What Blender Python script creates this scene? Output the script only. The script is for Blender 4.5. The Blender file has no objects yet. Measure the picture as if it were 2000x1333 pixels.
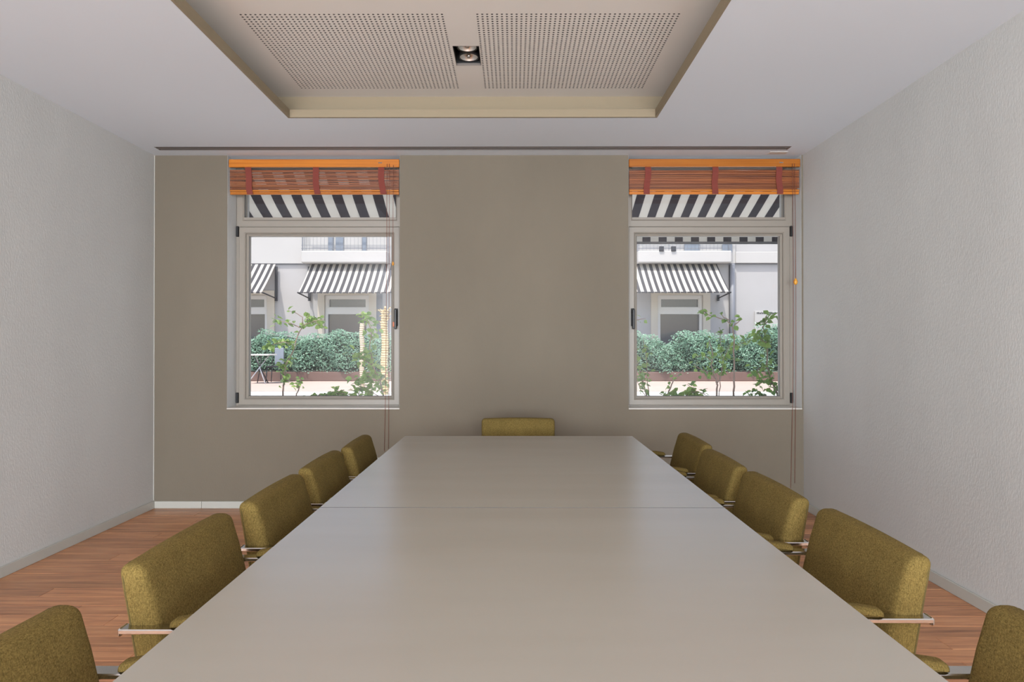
import bpy, math, random
from mathutils import Vector, Matrix
random.seed(7)
S = bpy.context.scene
COL = S.collection
# ------------------------------------------------------------------ camera, world, lights, exposure
F = 1305.0
CAMZ = 1.293
cam_d = bpy.data.cameras.new('camera'); cam_d.sensor_width = 36.0; cam_d.lens = F * 36.0 / 2000.0
cam_d.clip_start = 0.05; cam_d.clip_end = 200
cam = bpy.data.objects.new('camera', cam_d); COL.objects.link(cam)
cam.location = (0, 0, CAMZ)
cam.rotation_euler = (math.pi / 2 + math.atan(6.5 / F), 0, math.atan(4 / F))
S.camera = cam
S.view_settings.view_transform = 'Standard'; S.view_settings.look = 'None'
S.view_settings.exposure = 0.0; S.view_settings.gamma = 1.0; S.view_settings.use_curve_mapping = False

W = bpy.data.worlds.new('sky'); S.world = W; W.use_nodes = True
wn = W.node_tree.nodes; wl = W.node_tree.links
sky = wn.new('ShaderNodeTexSky'); sky.sky_type = 'NISHITA'; sky.sun_disc = False
sky.sun_elevation = math.radians(60); sky.sun_rotation = math.radians(190); sky.air_density = 1.0; sky.dust_density = 2.5
wn['Background'].inputs['Strength'].default_value = 0.30
wl.new(sky.outputs[0], wn['Background'].inputs['Color'])

def add_light(name, kind, loc, rot, energy, color, size=None, size_y=None):
    l = bpy.data.lights.new(name, kind); l.energy = energy; l.color = color
    if kind == 'AREA':
        l.shape = 'RECTANGLE'; l.size = size; l.size_y = size_y
    o = bpy.data.objects.new(name, l); COL.objects.link(o); o.location = loc; o.rotation_euler = rot
    return o
# sun: high behind our own facade, shining on the building across the garden
sun = add_light('sun', 'SUN', (0, 0, 10), (math.radians(24), 0, math.radians(-32)), 4.6, (1.0, 0.95, 0.87))
sun.data.angle = math.radians(1.5)
# added fill light behind the camera, standing in for daylight; the rear wall is solid
add_light('rear_fill_light', 'AREA', (-0.28, -4.70, 1.25), (math.radians(93), 0, 0), 950, (0.87, 0.94, 1.0), 4.9, 2.3)

# ------------------------------------------------------------------ helpers
def at(px, py, d):
    return Vector(((px - 1004.0) * d / F, d, CAMZ + (673.0 - py) * d / F))

class MB:
    def __init__(s): s.v = []; s.f = []; s.smooth = []
    def add(s, vs, fs, smooth=False):
        n = len(s.v); s.v += [tuple(v) for v in vs]; s.f += [tuple(i + n for i in f) for f in fs]
        s.smooth += [smooth] * len(fs); return s
    def box(s, x0, x1, y0, y1, z0, z1):
        return s.add([(x0,y0,z0),(x1,y0,z0),(x1,y1,z0),(x0,y1,z0),(x0,y0,z1),(x1,y0,z1),(x1,y1,z1),(x0,y1,z1)],
              [(0,3,2,1),(4,5,6,7),(0,1,5,4),(1,2,6,5),(2,3,7,6),(3,0,4,7)])
    def cbox(s, x0, x1, y0, y1, z0, z1, c=0.003):
        """box with chamfered vertical+horizontal edges (24 verts)"""
        vs = []; 
        def corner(x, y, z, sx, sy, sz):
            return [(x, y - sy * -0 + 0, z)]
        X = (x0, x1); Y = (y0, y1); Z = (z0, z1); idx = {}
        for i in (0, 1):
            for j in (0, 1):
                for k in (0, 1):
                    sx = 1 - 2 * i; sy = 1 - 2 * j; sz = 1 - 2 * k
                    idx[i, j, k, 0] = len(vs); vs.append((X[i], Y[j] + sy * c, Z[k] + sz * c))
                    idx[i, j, k, 1] = len(vs); vs.append((X[i] + sx * c, Y[j], Z[k] + sz * c))
                    idx[i, j, k, 2] = len(vs); vs.append((X[i] + sx * c, Y[j] + sy * c, Z[k]))
        fs = []
        for a in (0, 1):
            for ax in range(3):
                q = []
                for (p, r) in ((0, 0), (1, 0), (1, 1), (0, 1)):
                    t = [0, 0, 0]; t[ax] = a; o = [m for m in range(3) if m != ax]; t[o[0]] = p; t[o[1]] = r
                    q.append(idx[t[0], t[1], t[2], ax])
                fs.append(q)
        for ax in range(3):
            o = [m for m in range(3) if m != ax]
            for p in (0, 1):
                for r in (0, 1):
                    t0 = [0, 0, 0]; t1 = [0, 0, 0]; t0[o[0]] = t1[o[0]] = p; t0[o[1]] = t1[o[1]] = r; t1[ax] = 1
                    fs.append([idx[(*t0, o[0])], idx[(*t0, o[1])], idx[(*t1, o[1])], idx[(*t1, o[0])]])
        for i in (0, 1):
            for j in (0, 1):
                for k in (0, 1):
                    fs.append([idx[i, j, k, 0], idx[i, j, k, 1], idx[i, j, k, 2]])
        # orient outwards
        cx = Vector(((x0+x1)/2, (y0+y1)/2, (z0+z1)/2)); out = []
        for f in fs:
            p = [Vector(vs[q]) for q in f]; n = (p[1]-p[0]).cross(p[2]-p[0]); c0 = sum(p, Vector()) / len(p)
            out.append(tuple(f) if n.dot(c0 - cx) > 0 else tuple(reversed(f)))
        return s.add(vs, out)
    def ring(s, x0, x1, z0, z1, w, y0, y1):
        """rectangular frame in the x-z plane, mitre-free"""
        s.box(x0, x0 + w, y0, y1, z0, z1); s.box(x1 - w, x1, y0, y1, z0, z1)
        s.box(x0 + w, x1 - w, y0, y1, z0, z0 + w); s.box(x0 + w, x1 - w, y0, y1, z1 - w, z1); return s
    def mitre_ring(s, x0, x1, z0, z1, w, y0, y1, c=0.004):
        """frame section with a chamfer on the room side, mitred corners"""
        prof = [(0, y1), (0, y0 + c), (c, y0), (w - c * 2.5, y0), (w, y0 + c * 2.2), (w, y1)]
        cs = [(x0, z0, 1, 1), (x1, z0, -1, 1), (x1, z1, -1, -1), (x0, z1, 1, -1)]
        vs = []
        for (x, z, sx, sz) in cs:
            for (u, y) in prof: vs.append((x + sx * u, y, z + sz * u))
        n = len(prof); fs = []
        for k in range(4):
            for i in range(n):
                a = k * n + i; b = k * n + (i + 1) % n; c2 = ((k + 1) % 4) * n + (i + 1) % n; d = ((k + 1) % 4) * n + i
                fs.append((a, d, c2, b))
        return s.add(vs, fs)
    def tube(s, pts, r, n=8, closed=False, cap=True, smooth=True):
        pts = [Vector(p) for p in pts]; m = len(pts)
        rs = r if isinstance(r, (list, tuple)) else [r] * m
        base = len(s.v); vs = []; up = Vector((0, 0, 1)); prev = None
        for i, p in enumerate(pts):
            if closed: t = pts[(i + 1) % m] - pts[i - 1]
            else: t = pts[min(i + 1, m - 1)] - pts[max(i - 1, 0)]
            if t.length < 1e-9: t = Vector((0, 0, 1))
            t.normalize()
            if prev is None:
                a = t.cross(Vector((0, 0, 1)) if abs(t.z) < 0.9 else Vector((1, 0, 0))).normalized()
            else:
                a = (prev - t * prev.dot(t)).normalized()
            prev = a; b = t.cross(a)
            for k in range(n):
                th = 2 * math.pi * k / n; vs.append(p + (a * math.cos(th) + b * math.sin(th)) * rs[i])
        fs = []
        for i in range(m if closed else m - 1):
            j = (i + 1) % m
            for k in range(n):
                l = (k + 1) % n; fs.append((i * n + k, i * n + l, j * n + l, j * n + k))
        if cap and not closed:
            fs.append(tuple(reversed(range(n)))); fs.append(tuple((m - 1) * n + k for k in range(n)))
        return s.add(vs, fs, smooth)
    def lathe(s, prof, c=(0, 0, 0), n=24, smooth=True, cap=True):
        vs = []; m = len(prof)
        for (r, z) in prof:
            for k in range(n):
                th = 2 * math.pi * k / n; vs.append((c[0] + r * math.cos(th), c[1] + r * math.sin(th), c[2] + z))
        fs = []
        for i in range(m - 1):
            for k in range(n):
                l = (k + 1) % n; fs.append((i * n + k, i * n + l, (i + 1) * n + l, (i + 1) * n + k))
        if cap: fs.append(tuple(reversed(range(n)))); fs.append(tuple((m - 1) * n + k for k in range(n)))
        return s.add(vs, fs, smooth)
    def rbox(s, x0, x1, y0, y1, z0, z1, r, n=6, fn=None, div=(6, 6, 6)):
        """rounded box: cube sphere corners, deformed by fn"""
        cx, cy, cz = (x0+x1)/2, (y0+y1)/2, (z0+z1)/2; h = Vector(((x1-x0)/2, (y1-y0)/2, (z1-z0)/2))
        def axis(L, d):
            c = [-L + r * (1 - math.cos(math.pi / 2 * i / 4)) * 1.0 for i in range(4)]
            mid = [-L + r + (2 * L - 2 * r) * i / d for i in range(d + 1)]
            return c + mid + [-q for q in reversed(c)]
        A = [axis(h[i], div[i]) for i in range(3)]
        vid = {}; vs = []; fs = []
        def V(p):
            key = tuple(round(q, 6) for q in p)
            if key in vid: return vid[key]
            q = Vector(p); inner = Vector([max(-h[i] + r, min(h[i] - r, q[i])) for i in range(3)])
            dlt = q - inner
            if dlt.length > 1e-9: q = inner + dlt.normalized() * r
            w = Vector((q.x + cx, q.y + cy, q.z + cz))
            if fn: w = Vector(fn(w.x, w.y, w.z))
            vid[key] = len(vs); vs.append(w); return vid[key]
        for ax in range(3):
            o = [m for m in range(3) if m != ax]
            for sg in (-1, 1):
                for i in range(len(A[o[0]]) - 1):
                    for j in range(len(A[o[1]]) - 1):
                        q = []
                        for (p, t) in ((i, j), (i + 1, j), (i + 1, j + 1), (i, j + 1)):
                            c = [0, 0, 0]; c[ax] = sg * h[ax]; c[o[0]] = A[o[0]][p]; c[o[1]] = A[o[1]][t]; q.append(V(c))
                        if len(set(q)) < 4: continue
                        flip = (sg > 0) == (ax == 1)
                        fs.append(tuple(reversed(q)) if flip else tuple(q))
        return s.add(vs, fs, True)
    def sweep_flat(s, path, y0, y1, t):
        """flat bar: 2-D path in x-z, width y0..y1, thickness t"""
        P = [Vector((p[0], 0, p[1])) for p in path]; m = len(P); vs = []
        for i, p in enumerate(P):
            d = (P[min(i + 1, m - 1)] - P[max(i - 1, 0)]).normalized(); nrm = Vector((-d.z, 0, d.x)) * t / 2
            e = 0.0025
            for (q, y) in ((nrm, y0 + e), (nrm, y1 - e), (nrm * 0.6, y1), (-nrm * 0.6, y1), (-nrm, y1 - e), (-nrm, y0 + e), (-nrm * 0.6, y0), (nrm * 0.6, y0)):
                vs.append((p.x + q.x, y, p.z + q.z))
        fs = []
        for i in range(m - 1):
            for k in range(8):
                l = (k + 1) % 8; fs.append((i * 8 + k, (i + 1) * 8 + k, (i + 1) * 8 + l, i * 8 + l))
        fs.append(tuple(range(8))); fs.append(tuple(reversed([(m - 1) * 8 + k for k in range(8)])))
        return s.add(vs, fs)
    def mesh(s, name):
        me = bpy.data.meshes.new(name); me.from_pydata(s.v, [], s.f)
        me.polygons.foreach_set('use_smooth', s.smooth); me.update(); return me

def put(name, mb, m, parent=None, kind=None, label=None, cat=None, group=None, loc=None):
    me = mb.mesh(name) if isinstance(mb, MB) else mb
    if m is not None and not me.materials:
        me.materials.append(m)
    o = bpy.data.objects.new(name, me); COL.objects.link(o)
    if parent: o.parent = parent
    if loc is not None: o.location = loc
    tag(o, label, cat, group, kind); return o
def tag(o, label=None, cat=None, group=None, kind=None):
    if label: o['label'] = label
    if cat: o['category'] = cat
    if group: o['group'] = group
    if kind: o['kind'] = kind
def empty(name, loc, rz=0, label=None, cat=None, group=None, kind=None, parent=None):
    o = bpy.data.objects.new(name, None); COL.objects.link(o); o.location = loc; o.rotation_euler = (0, 0, rz)
    o.empty_display_size = 0.1
    if parent: o.parent = parent
    tag(o, label, cat, group, kind); return o
def dup(o, parent=None):
    c = o.copy(); COL.objects.link(c)
    if parent: c.parent = parent
    for ch in list(KIDS.get(o.name, [])):
        d = dup(ch, c)
    return c
KIDS = {}
def kids(root, *objs):
    KIDS.setdefault(root.name, []).extend(objs)
def grid_cells(us, vs, inside_hole, emit):
    for i in range(len(us) - 1):
        for j in range(len(vs) - 1):
            if not inside_hole((us[i] + us[i+1]) / 2, (vs[j] + vs[j+1]) / 2): emit(us[i], us[i+1], vs[j], vs[j+1])

# ------------------------------------------------------------------ materials
def srgb(r, g, b):
    f = lambda c: (c / 255 / 12.92) if c / 255 <= 0.04045 else ((c / 255 + 0.055) / 1.055) ** 2.4
    return (f(r), f(g), f(b), 1)
class Mat:
    def __init__(s, name, color=(0.5, 0.5, 0.5, 1), rough=0.5, metal=0.0, spec=0.5):
        s.m = bpy.data.materials.new(name); s.m.use_nodes = True; s.n = s.m.node_tree.nodes; s.l = s.m.node_tree.links
        s.b = s.n['Principled BSDF']; s.out = s.n['Material Output']
        s.b.inputs['Base Color'].default_value = color; s.b.inputs['Roughness'].default_value = rough
        s.b.inputs['Metallic'].default_value = metal; s.b.inputs['Specular IOR Level'].default_value = spec
        s.tc = None
    def node(s, t, **kw):
        n = s.n.new(t)
        for k, v in kw.items():
            if k in n.inputs: n.inputs[k].default_value = v
            else: setattr(n, k, v)
        return n
    def coord(s, which='Object', scale=(1, 1, 1)):
        if not s.tc: s.tc = s.n.new('ShaderNodeTexCoord')
        mp = s.n.new('ShaderNodeMapping'); mp.inputs['Scale'].default_value = scale
        s.l.new(s.tc.outputs[which], mp.inputs['Vector']); return mp.outputs[0]
    def noise(s, vec, scale, detail=3, rough=0.55):
        n = s.node('ShaderNodeTexNoise'); n.inputs['Scale'].default_value = scale; n.inputs['Detail'].default_value = detail
        n.inputs['Roughness'].default_value = rough
        if vec is not None: s.l.new(vec, n.inputs['Vector'])
        return n.outputs['Fac']
    def ramp(s, fac, stops):
        r = s.n.new('ShaderNodeValToRGB'); e = r.color_ramp.elements
        e[0].position, e[0].color = stops[0]; e[1].position, e[1].color = stops[-1]
        for p, c in stops[1:-1]:
            x = e.new(p); x.color = c
        s.l.new(fac, r.inputs[0]); return r.outputs[0]
    def color(s, out): s.l.new(out, s.b.inputs['Base Color']); return s
    def bump(s, fac, strength=0.2, dist=0.002):
        b = s.n.new('ShaderNodeBump'); b.inputs['Strength'].default_value = strength; b.inputs['Distance'].default_value = dist
        s.l.new(fac, b.inputs['Height']); s.l.new(b.outputs[0], s.b.inputs['Normal']); return s
    def mix(s, a, b, fac, blend='MIX'):
        m = s.n.new('ShaderNodeMix'); m.data_type = 'RGBA'; m.blend_type = blend
        for sock, val in ((m.inputs[0], fac), (m.inputs[6], a), (m.inputs[7], b)):
            if hasattr(val, 'is_linked') or hasattr(val, 'links'): s.l.new(val, sock)
            else: sock.default_value = val
        return m.outputs[2]

def plaster(name, c, vary=0.05, bump=0.35):
    M = Mat(name, c, 0.85, spec=0.2); v = M.coord('Object', (1, 1, 0.45))
    big = M.noise(v, 1.3, 4)
    d = tuple(max(0, x * (1 - vary)) for x in c[:3]) + (1,); e = tuple(min(1, x * (1 + vary)) for x in c[:3]) + (1,)
    M.color(M.ramp(big, [(0.3, d), (0.7, e)]))
    M.bump(M.noise(v, 110, 4, 0.65), bump, 0.005); return M.m
m_wall = plaster('side_wall_plaster', srgb(192, 191, 188))
m_back = plaster('shaded_wall_plaster', srgb(116, 107, 94), 0.06, 0.2)  # side wall plaster again, with the back wall's shade put into its colour
m_ceil = Mat('ceiling_paint', srgb(218, 222, 228), 0.9, spec=0.15)
m_ceil.bump(m_ceil.noise(m_ceil.coord(), 60, 2), 0.05, 0.001); m_ceil = m_ceil.m
m_tray = Mat('tray_paint', srgb(220, 213, 205), 0.9, spec=0.15)
m_tray.bump(m_tray.noise(m_tray.coord(), 60, 2), 0.05, 0.001); m_tray = m_tray.m
m_cove = Mat('beige_cove_paint', srgb(144, 131, 110), 0.9, spec=0.15)
m_cove.bump(m_cove.noise(m_cove.coord(), 60, 2), 0.05, 0.001); m_cove = m_cove.m
m_base = Mat('baseboard_lacquer', srgb(178, 176, 168), 0.4); m_base.bump(m_base.noise(m_base.coord(), 30, 2), 0.03, 0.001); m_base = m_base.m
m_dark = Mat('dark_cavity', srgb(28, 26, 25), 0.8).m
m_black = Mat('black_plastic', srgb(30, 29, 30), 0.4).m
def metal(name, c, rough):
    M = Mat(name, c, rough, 1.0); M.bump(M.noise(M.coord('Object', (1, 40, 40)), 8, 2), 0.03, 0.0005); return M.m
m_chrome = metal('polished_steel', srgb(205, 203, 200), 0.16)
m_reflector = metal('lamp_reflector', srgb(236, 232, 226), 0.3)
m_frame = Mat('window_frame_paint', srgb(142, 134, 124), 0.38); m_frame.bump(m_frame.noise(m_frame.coord(), 40, 2), 0.02, 0.0005); m_frame = m_frame.m
m_sill = Mat('sill_paint', srgb(204, 198, 190), 0.45); m_sill.bump(m_sill.noise(m_sill.coord(), 40, 2), 0.03, 0.001); m_sill = m_sill.m
m_gasket = Mat('black_gasket', srgb(52, 54, 60), 0.6).m
m_slot = Mat('diffuser_metal', srgb(112, 104, 99), 0.5, 0.3).m

# floor boards: per-board tint from Object Info, grain along the board
def wood(name, a, b, c, rough, axis=(1.2, 16, 16), bumps=0.12, vr=(0.80, 1.18)):
    M = Mat(name, a, rough); oi = M.n.new('ShaderNodeObjectInfo')
    add = M.n.new('ShaderNodeVectorMath'); add.operation = 'MULTIPLY_ADD'
    tc = M.coord('Object', axis); cmb = M.n.new('ShaderNodeCombineXYZ')
    for i in range(3): M.l.new(oi.outputs['Random'], cmb.inputs[i])
    M.l.new(cmb.outputs[0], add.inputs[0]); add.inputs[1].default_value = (37, 53, 71); M.l.new(tc, add.inputs[2])
    g = M.noise(add.outputs[0], 2.2, 6, 0.65)
    col = M.ramp(g, [(0.3, b), (0.52, a), (0.72, c)])
    hue = M.n.new('ShaderNodeHueSaturation'); M.l.new(col, hue.inputs['Color'])
    mr = M.n.new('ShaderNodeMapRange'); mr.inputs[3].default_value = vr[0]; mr.inputs[4].default_value = vr[1]
    M.l.new(oi.outputs['Random'], mr.inputs[0]); M.l.new(mr.outputs[0], hue.inputs['Value'])
    M.color(hue.outputs[0]); M.bump(g, bumps, 0.001); return M.m
m_floor = wood('hardwood_boards', srgb(188, 130, 90), srgb(142, 92, 62), srgb(208, 152, 108), 0.34)
m_bamboo = wood('bamboo_slats', srgb(134, 74, 38), srgb(92, 46, 26), srgb(160, 98, 50), 0.45, (0.8, 60, 60), 0.12, (0.5, 1.25))
m_rail = wood('orange_varnished_wood', srgb(182, 108, 34), srgb(164, 92, 28), srgb(190, 118, 42), 0.3, (0.7, 30, 30), 0.04)
m_acorn = wood('turned_wood', srgb(206, 146, 52), srgb(170, 104, 30), srgb(220, 160, 70), 0.3)

# table laminate: pale grey, satin, faint brushed streaks across
M = Mat('table_laminate', srgb(163, 157, 147), 0.34, spec=1.0)
v = M.coord('Object', (0.8, 4, 4)); g = M.noise(v, 1.2, 3, 0.5)
M.color(M.ramp(g, [(0.2, srgb(158, 151, 140)), (0.8, srgb(164, 158, 148))]))
M.b.inputs['Roughness'].default_value = 0.26
m_table = M.m

# woven upholstery
def fabric(name, a, b, scale=430):
    M = Mat(name, a, 0.95, spec=0.12)
    n1 = M.noise(M.coord('Object', (1, 0.35, 1)), scale, 2, 0.6); n2 = M.noise(M.coord('Object', (1, 1, 0.35)), scale * 0.9, 2, 0.6)
    ad = M.n.new('ShaderNodeMath'); ad.operation = 'ADD'; M.l.new(n1, ad.inputs[0]); M.l.new(n2, ad.inputs[1])
    hf = M.n.new('ShaderNodeMath'); hf.operation = 'MULTIPLY'; hf.inputs[1].default_value = 0.5; M.l.new(ad.outputs[0], hf.inputs[0])
    c1 = M.ramp(hf.outputs[0], [(0.34, b), (0.66, a)])
    big = M.noise(M.coord('Object'), 14, 3); c2 = M.mix(c1, b, 0.0)
    hs = M.n.new('ShaderNodeHueSaturation'); M.l.new(c1, hs.inputs['Color']); mr = M.n.new('ShaderNodeMapRange')
    mr.inputs[1].default_value = 0.3; mr.inputs[2].default_value = 0.7; mr.inputs[3].default_value = 0.92; mr.inputs[4].default_value = 1.08
    M.l.new(big, mr.inputs[0]); M.l.new(mr.outputs[0], hs.inputs['Value']); M.color(hs.outputs[0])
    M.b.inputs['Sheen Weight'].default_value = 0.0
    M.bump(hf.outputs[0], 0.6, 0.0015); return M.m
m_fab = fabric('olive_tweed', srgb(126, 107, 60), srgb(80, 66, 33), 420)
m_seam = Mat('seam_thread', srgb(84, 72, 34), 0.9).m
M = Mat('red_woven_tape', srgb(150, 66, 50), 0.9)
ck = M.node('ShaderNodeTexChecker'); ck.inputs['Scale'].default_value = 260; M.l.new(M.coord(), ck.inputs['Vector'])
ck.inputs['Color1'].default_value = srgb(136, 66, 54); ck.inputs['Color2'].default_value = srgb(98, 38, 32); M.color(ck.outputs[0]); m_tape = M.m
m_cord = Mat('brown_cord', srgb(118, 70, 56), 0.8).m

# clear glass: fresnel mix of see-through and mirror
def glass(name, tint=(1, 1, 1, 1), ior=1.45):
    M = Mat(name); M.n.remove(M.b)
    tr = M.n.new('ShaderNodeBsdfTransparent'); tr.inputs[0].default_value = tint
    gl = M.n.new('ShaderNodeBsdfGlossy'); gl.inputs['Roughness'].default_value = 0.01
    fr = M.n.new('ShaderNodeFresnel'); fr.inputs[0].default_value = ior
    mx = M.n.new('ShaderNodeMixShader'); M.l.new(fr.outputs[0], mx.inputs[0]); M.l.new(tr.outputs[0], mx.inputs[1]); M.l.new(gl.outputs[0], mx.inputs[2])
    M.l.new(mx.outputs[0], M.out.inputs[0]); return M.m
m_glass = glass('window_glass')
m_farglass = Mat('dark_window_glass', srgb(92, 94, 100), 0.05, spec=1.0).m

# outdoor
def ext(name, c, vary=0.03):
    M = Mat(name, c, 0.8, spec=0.2); n = M.noise(M.coord(), 0.8, 4)
    d = tuple(x * (1 - vary) for x in c[:3]) + (1,); e = tuple(min(1, x * (1 + vary)) for x in c[:3]) + (1,)
    M.color(M.ramp(n, [(0.3, d), (0.7, e)])); M.bump(M.noise(M.coord(), 30, 3), 0.2, 0.004); return M.m
m_xwhite = ext('facade_white', srgb(186, 185, 183)); m_xgrey = ext('facade_grey', srgb(176, 175, 175))
m_xcream = ext('facade_cream', srgb(206, 198, 184)); m_pave = ext('terrace_pink_paving', srgb(186, 168, 158), 0.05)
m_white_pave = ext('terrace_white_paving', srgb(226, 228, 224), 0.03); m_teal = ext('teal_edge', srgb(140, 176, 170), 0.1)
m_soil = ext('planter_brown', srgb(112, 92, 86), 0.1); m_blue = Mat('blue_grey_shutter', srgb(128, 138, 150), 0.4).m
m_xframe = Mat('far_frame_white', srgb(222, 220, 216), 0.5).m
m_pipe = Mat('downpipe_grey', srgb(122, 126, 134), 0.5).m; m_iron = Mat('dark_iron', srgb(52, 54, 60), 0.5).m
m_steelpale = Mat('pale_steel', srgb(196, 200, 206), 0.4, 0.4).m
def stripes(name, period, dark, light, phase=0.0):
    M = Mat(name, light, 0.9, spec=0.1); tc = M.n.new('ShaderNodeTexCoord'); sp = M.n.new('ShaderNodeSeparateXYZ')
    M.l.new(tc.outputs['Object'], sp.inputs[0])
    a = M.n.new('ShaderNodeMath'); a.operation = 'MULTIPLY_ADD'; a.inputs[1].default_value = 1 / period; a.inputs[2].default_value = phase; M.l.new(sp.outputs[0], a.inputs[0])
    f = M.n.new('ShaderNodeMath'); f.operation = 'FRACT'; M.l.new(a.outputs[0], f.inputs[0])
    g = M.n.new('ShaderNodeMath'); g.operation = 'GREATER_THAN'; g.inputs[1].default_value = 0.5; M.l.new(f.outputs[0], g.inputs[0])
    col = M.mix(dark, light, g.outputs[0]); M.color(col)
    tl = M.n.new('ShaderNodeBsdfTranslucent'); M.l.new(col, tl.inputs[0])
    mx = M.n.new('ShaderNodeMixShader'); mx.inputs[0].default_value = 0.45
    M.l.new(M.b.outputs[0], mx.inputs[1]); M.l.new(tl.outputs[0], mx.inputs[2]); M.l.new(mx.outputs[0], M.out.inputs[0])
    M.bump(M.noise(M.coord(), 400, 2), 0.1, 0.001); return M
def leafmat(name, a, b):
    M = Mat(name, a, 0.42, spec=0.4); 
    n = M.noise(M.coord('Object'), 9, 2); oi = M.n.new('ShaderNodeObjectInfo')
    c = M.mix(M.ramp(n, [(0.35, b), (0.65, a)]), M.ramp(oi.outputs['Random'], [(0.1, b), (0.9, a)]), 0.5)
    M.color(c); tl = M.n.new('ShaderNodeBsdfTranslucent'); M.l.new(c, tl.inputs[0])
    mx = M.n.new('ShaderNodeMixShader'); mx.inputs[0].default_value = 0.3
    M.l.new(M.b.outputs[0], mx.inputs[1]); M.l.new(tl.outputs[0], mx.inputs[2]); M.l.new(mx.outputs[0], M.out.inputs[0]); return M.m
m_leaf = leafmat('shrub_leaf', srgb(158, 184, 100), srgb(98, 130, 72))
m_hedge = leafmat('hedge_leaf', srgb(188, 220, 198), srgb(104, 146, 122))
m_bark = ext('pale_bark', srgb(150, 130, 118), 0.15)
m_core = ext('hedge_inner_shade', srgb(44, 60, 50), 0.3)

# ------------------------------------------------------------------ the setting: room shell
XL, XR, YB, YR, ZC = -2.844, 2.279, 5.27, -4.8, 2.788
YO = 5.65                      # outer face of the window wall
TOP = 3.16
WIN = [(-2.267, -0.903), (0.903, 2.267)]
SILL = 0.78
mb = MB(); mb.box(XL - 0.25, XL, YR - 0.2, YO, -0.1, TOP); put('wall_left', mb, m_wall, kind='structure')
mb = MB(); mb.box(XR, XR + 0.25, YR - 0.2, YO, -0.1, TOP); put('wall_right', mb, m_wall, kind='structure')
mb = MB(); mb.box(XL, XR, YR - 0.2, YR, -0.1, TOP); put('wall_rear', mb, m_wall, kind='structure')
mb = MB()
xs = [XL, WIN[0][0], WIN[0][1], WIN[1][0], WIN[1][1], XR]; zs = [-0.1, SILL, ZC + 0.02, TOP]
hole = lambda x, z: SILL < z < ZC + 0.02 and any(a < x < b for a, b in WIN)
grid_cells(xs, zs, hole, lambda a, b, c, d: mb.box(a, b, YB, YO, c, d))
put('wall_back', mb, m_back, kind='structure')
# floor: subfloor + individual hardwood boards laid across the room
floor = put('floor', MB().box(XL, XR, YR, YB, -0.10, -0.018), m_dark, kind='structure')
BW = 0.1155; y = YB; row = 0; rest = MB(); board_cache = {}
while y > YR + 0.01:
    y0 = max(YR, y - BW); x = XL + 0.0
    x_next = x + random.uniform(0.35, 1.5)
    while x < XR - 1e-4:
        xe = min(XR, x_next)
        if XR - xe < 0.25: xe = XR
        if y0 > 0.6:
            w = round(xe - x, 3); b = MB().cbox(0, xe - x - 0.0012, 0, y - y0 - 0.0014, -0.018, random.choice((0.0, 0.0, -0.0004)), 0.0012)
            put('floorboard', b, m_floor, floor, loc=(x, y0, 0))
        else:
            rest.box(x, xe - 0.0012, y0, y - 0.0014, -0.018, 0)
        x = xe; x_next = x + random.uniform(0.9, 1.7)
    y = y0; row += 1
put('floorboards', rest, m_floor, floor, kind='stuff')
# baseboards
def baseboard(name, mbx, mtop):
    return put(name, mbx, m_base, kind='structure')
bb = MB(); bb.cbox(XL, XL + 0.013, YR, YB, 0, 0.062, 0.0025); baseboard('baseboard_left', bb, None)
bb = MB(); bb.cbox(XR - 0.013, XR, YR, YB, 0, 0.062, 0.0025); baseboard('baseboard_right', bb, None)
bb = MB(); bb.cbox(XL + 0.013, -2.462, YB - 0.013, YB, 0, 0.056, 0.0025); bb.cbox(-2.460, 0.2, YB - 0.013, YB, 0, 0.056, 0.0025)
bb.cbox(0.202, XR - 0.013, YB - 0.013, YB, 0, 0.056, 0.0025); baseboard('baseboard_back', bb, None)
put('trim_1', MB().box(XL, XL + 0.005, YB - 0.005, YB, 0.06, ZC), m_base, kind='structure')
# ceiling with the tray opening and the slot for the linear diffuser
TX0, TX1, TY0, TY1 = -1.478, 0.930, -0.9, 4.385
SX0, SX1, SY0, SY1 = -2.727, 2.097, 5.040, 5.130
mb = MB(); e = 0.0
xs = sorted([XL, XR, TX0, TX1, SX0, SX1]); ys = sorted([YR, TY0, TY1, SY0, SY1, YB])
hole = lambda x, y: (TX0 < x < TX1 and TY0 < y < TY1) or (SX0 < x < SX1 and SY0 < y < SY1)
grid_cells(xs, ys, hole, lambda a, b, c, d: mb.box(a, b, c, d, ZC, ZC + 0.0125))
for a, b in WIN: mb.box(a, b, YB, YO, ZC, ZC + 0.02)
put('ceiling', mb, m_ceil, kind='structure')
# tray: thin lip, cove recess behind it, upper ceiling
ZU = 2.973; CW = 0.135
lip = MB(); t = 0.012; z1 = ZC + 0.05
q = 0.003; zl = ZC - 0.0012
lip.box(TX0 - t, TX0 + q, TY0, TY1 + t, zl, z1); lip.box(TX1 - q, TX1 + t, TY0, TY1 + t, zl, z1)
lip.box(TX0 + q, TX1 - q, TY1 - q, TY1 + t, zl, z1); lip.box(TX0 + q, TX1 - q, TY0 - t, TY0 + q, zl, z1)
put('trim_2', lip, m_cove, kind='structure')
cove = MB(); CX0, CX1, CY0, CY1 = TX0 - CW, TX1 + CW, TY0 - CW, TY1 + CW
cove.box(CX0 - t, CX0, CY0, CY1, ZC + 0.0125, ZU); cove.box(CX1, CX1 + t, CY0, CY1, ZC + 0.0125, ZU)
cove.box(CX0 - t, CX1 + t, CY1, CY1 + t, ZC + 0.0125, ZU); cove.box(CX0 - t, CX1 + t, CY0 - t, CY0, ZC + 0.0125, ZU)
put('trim_3', cove, m_cove, kind='structure')
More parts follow.
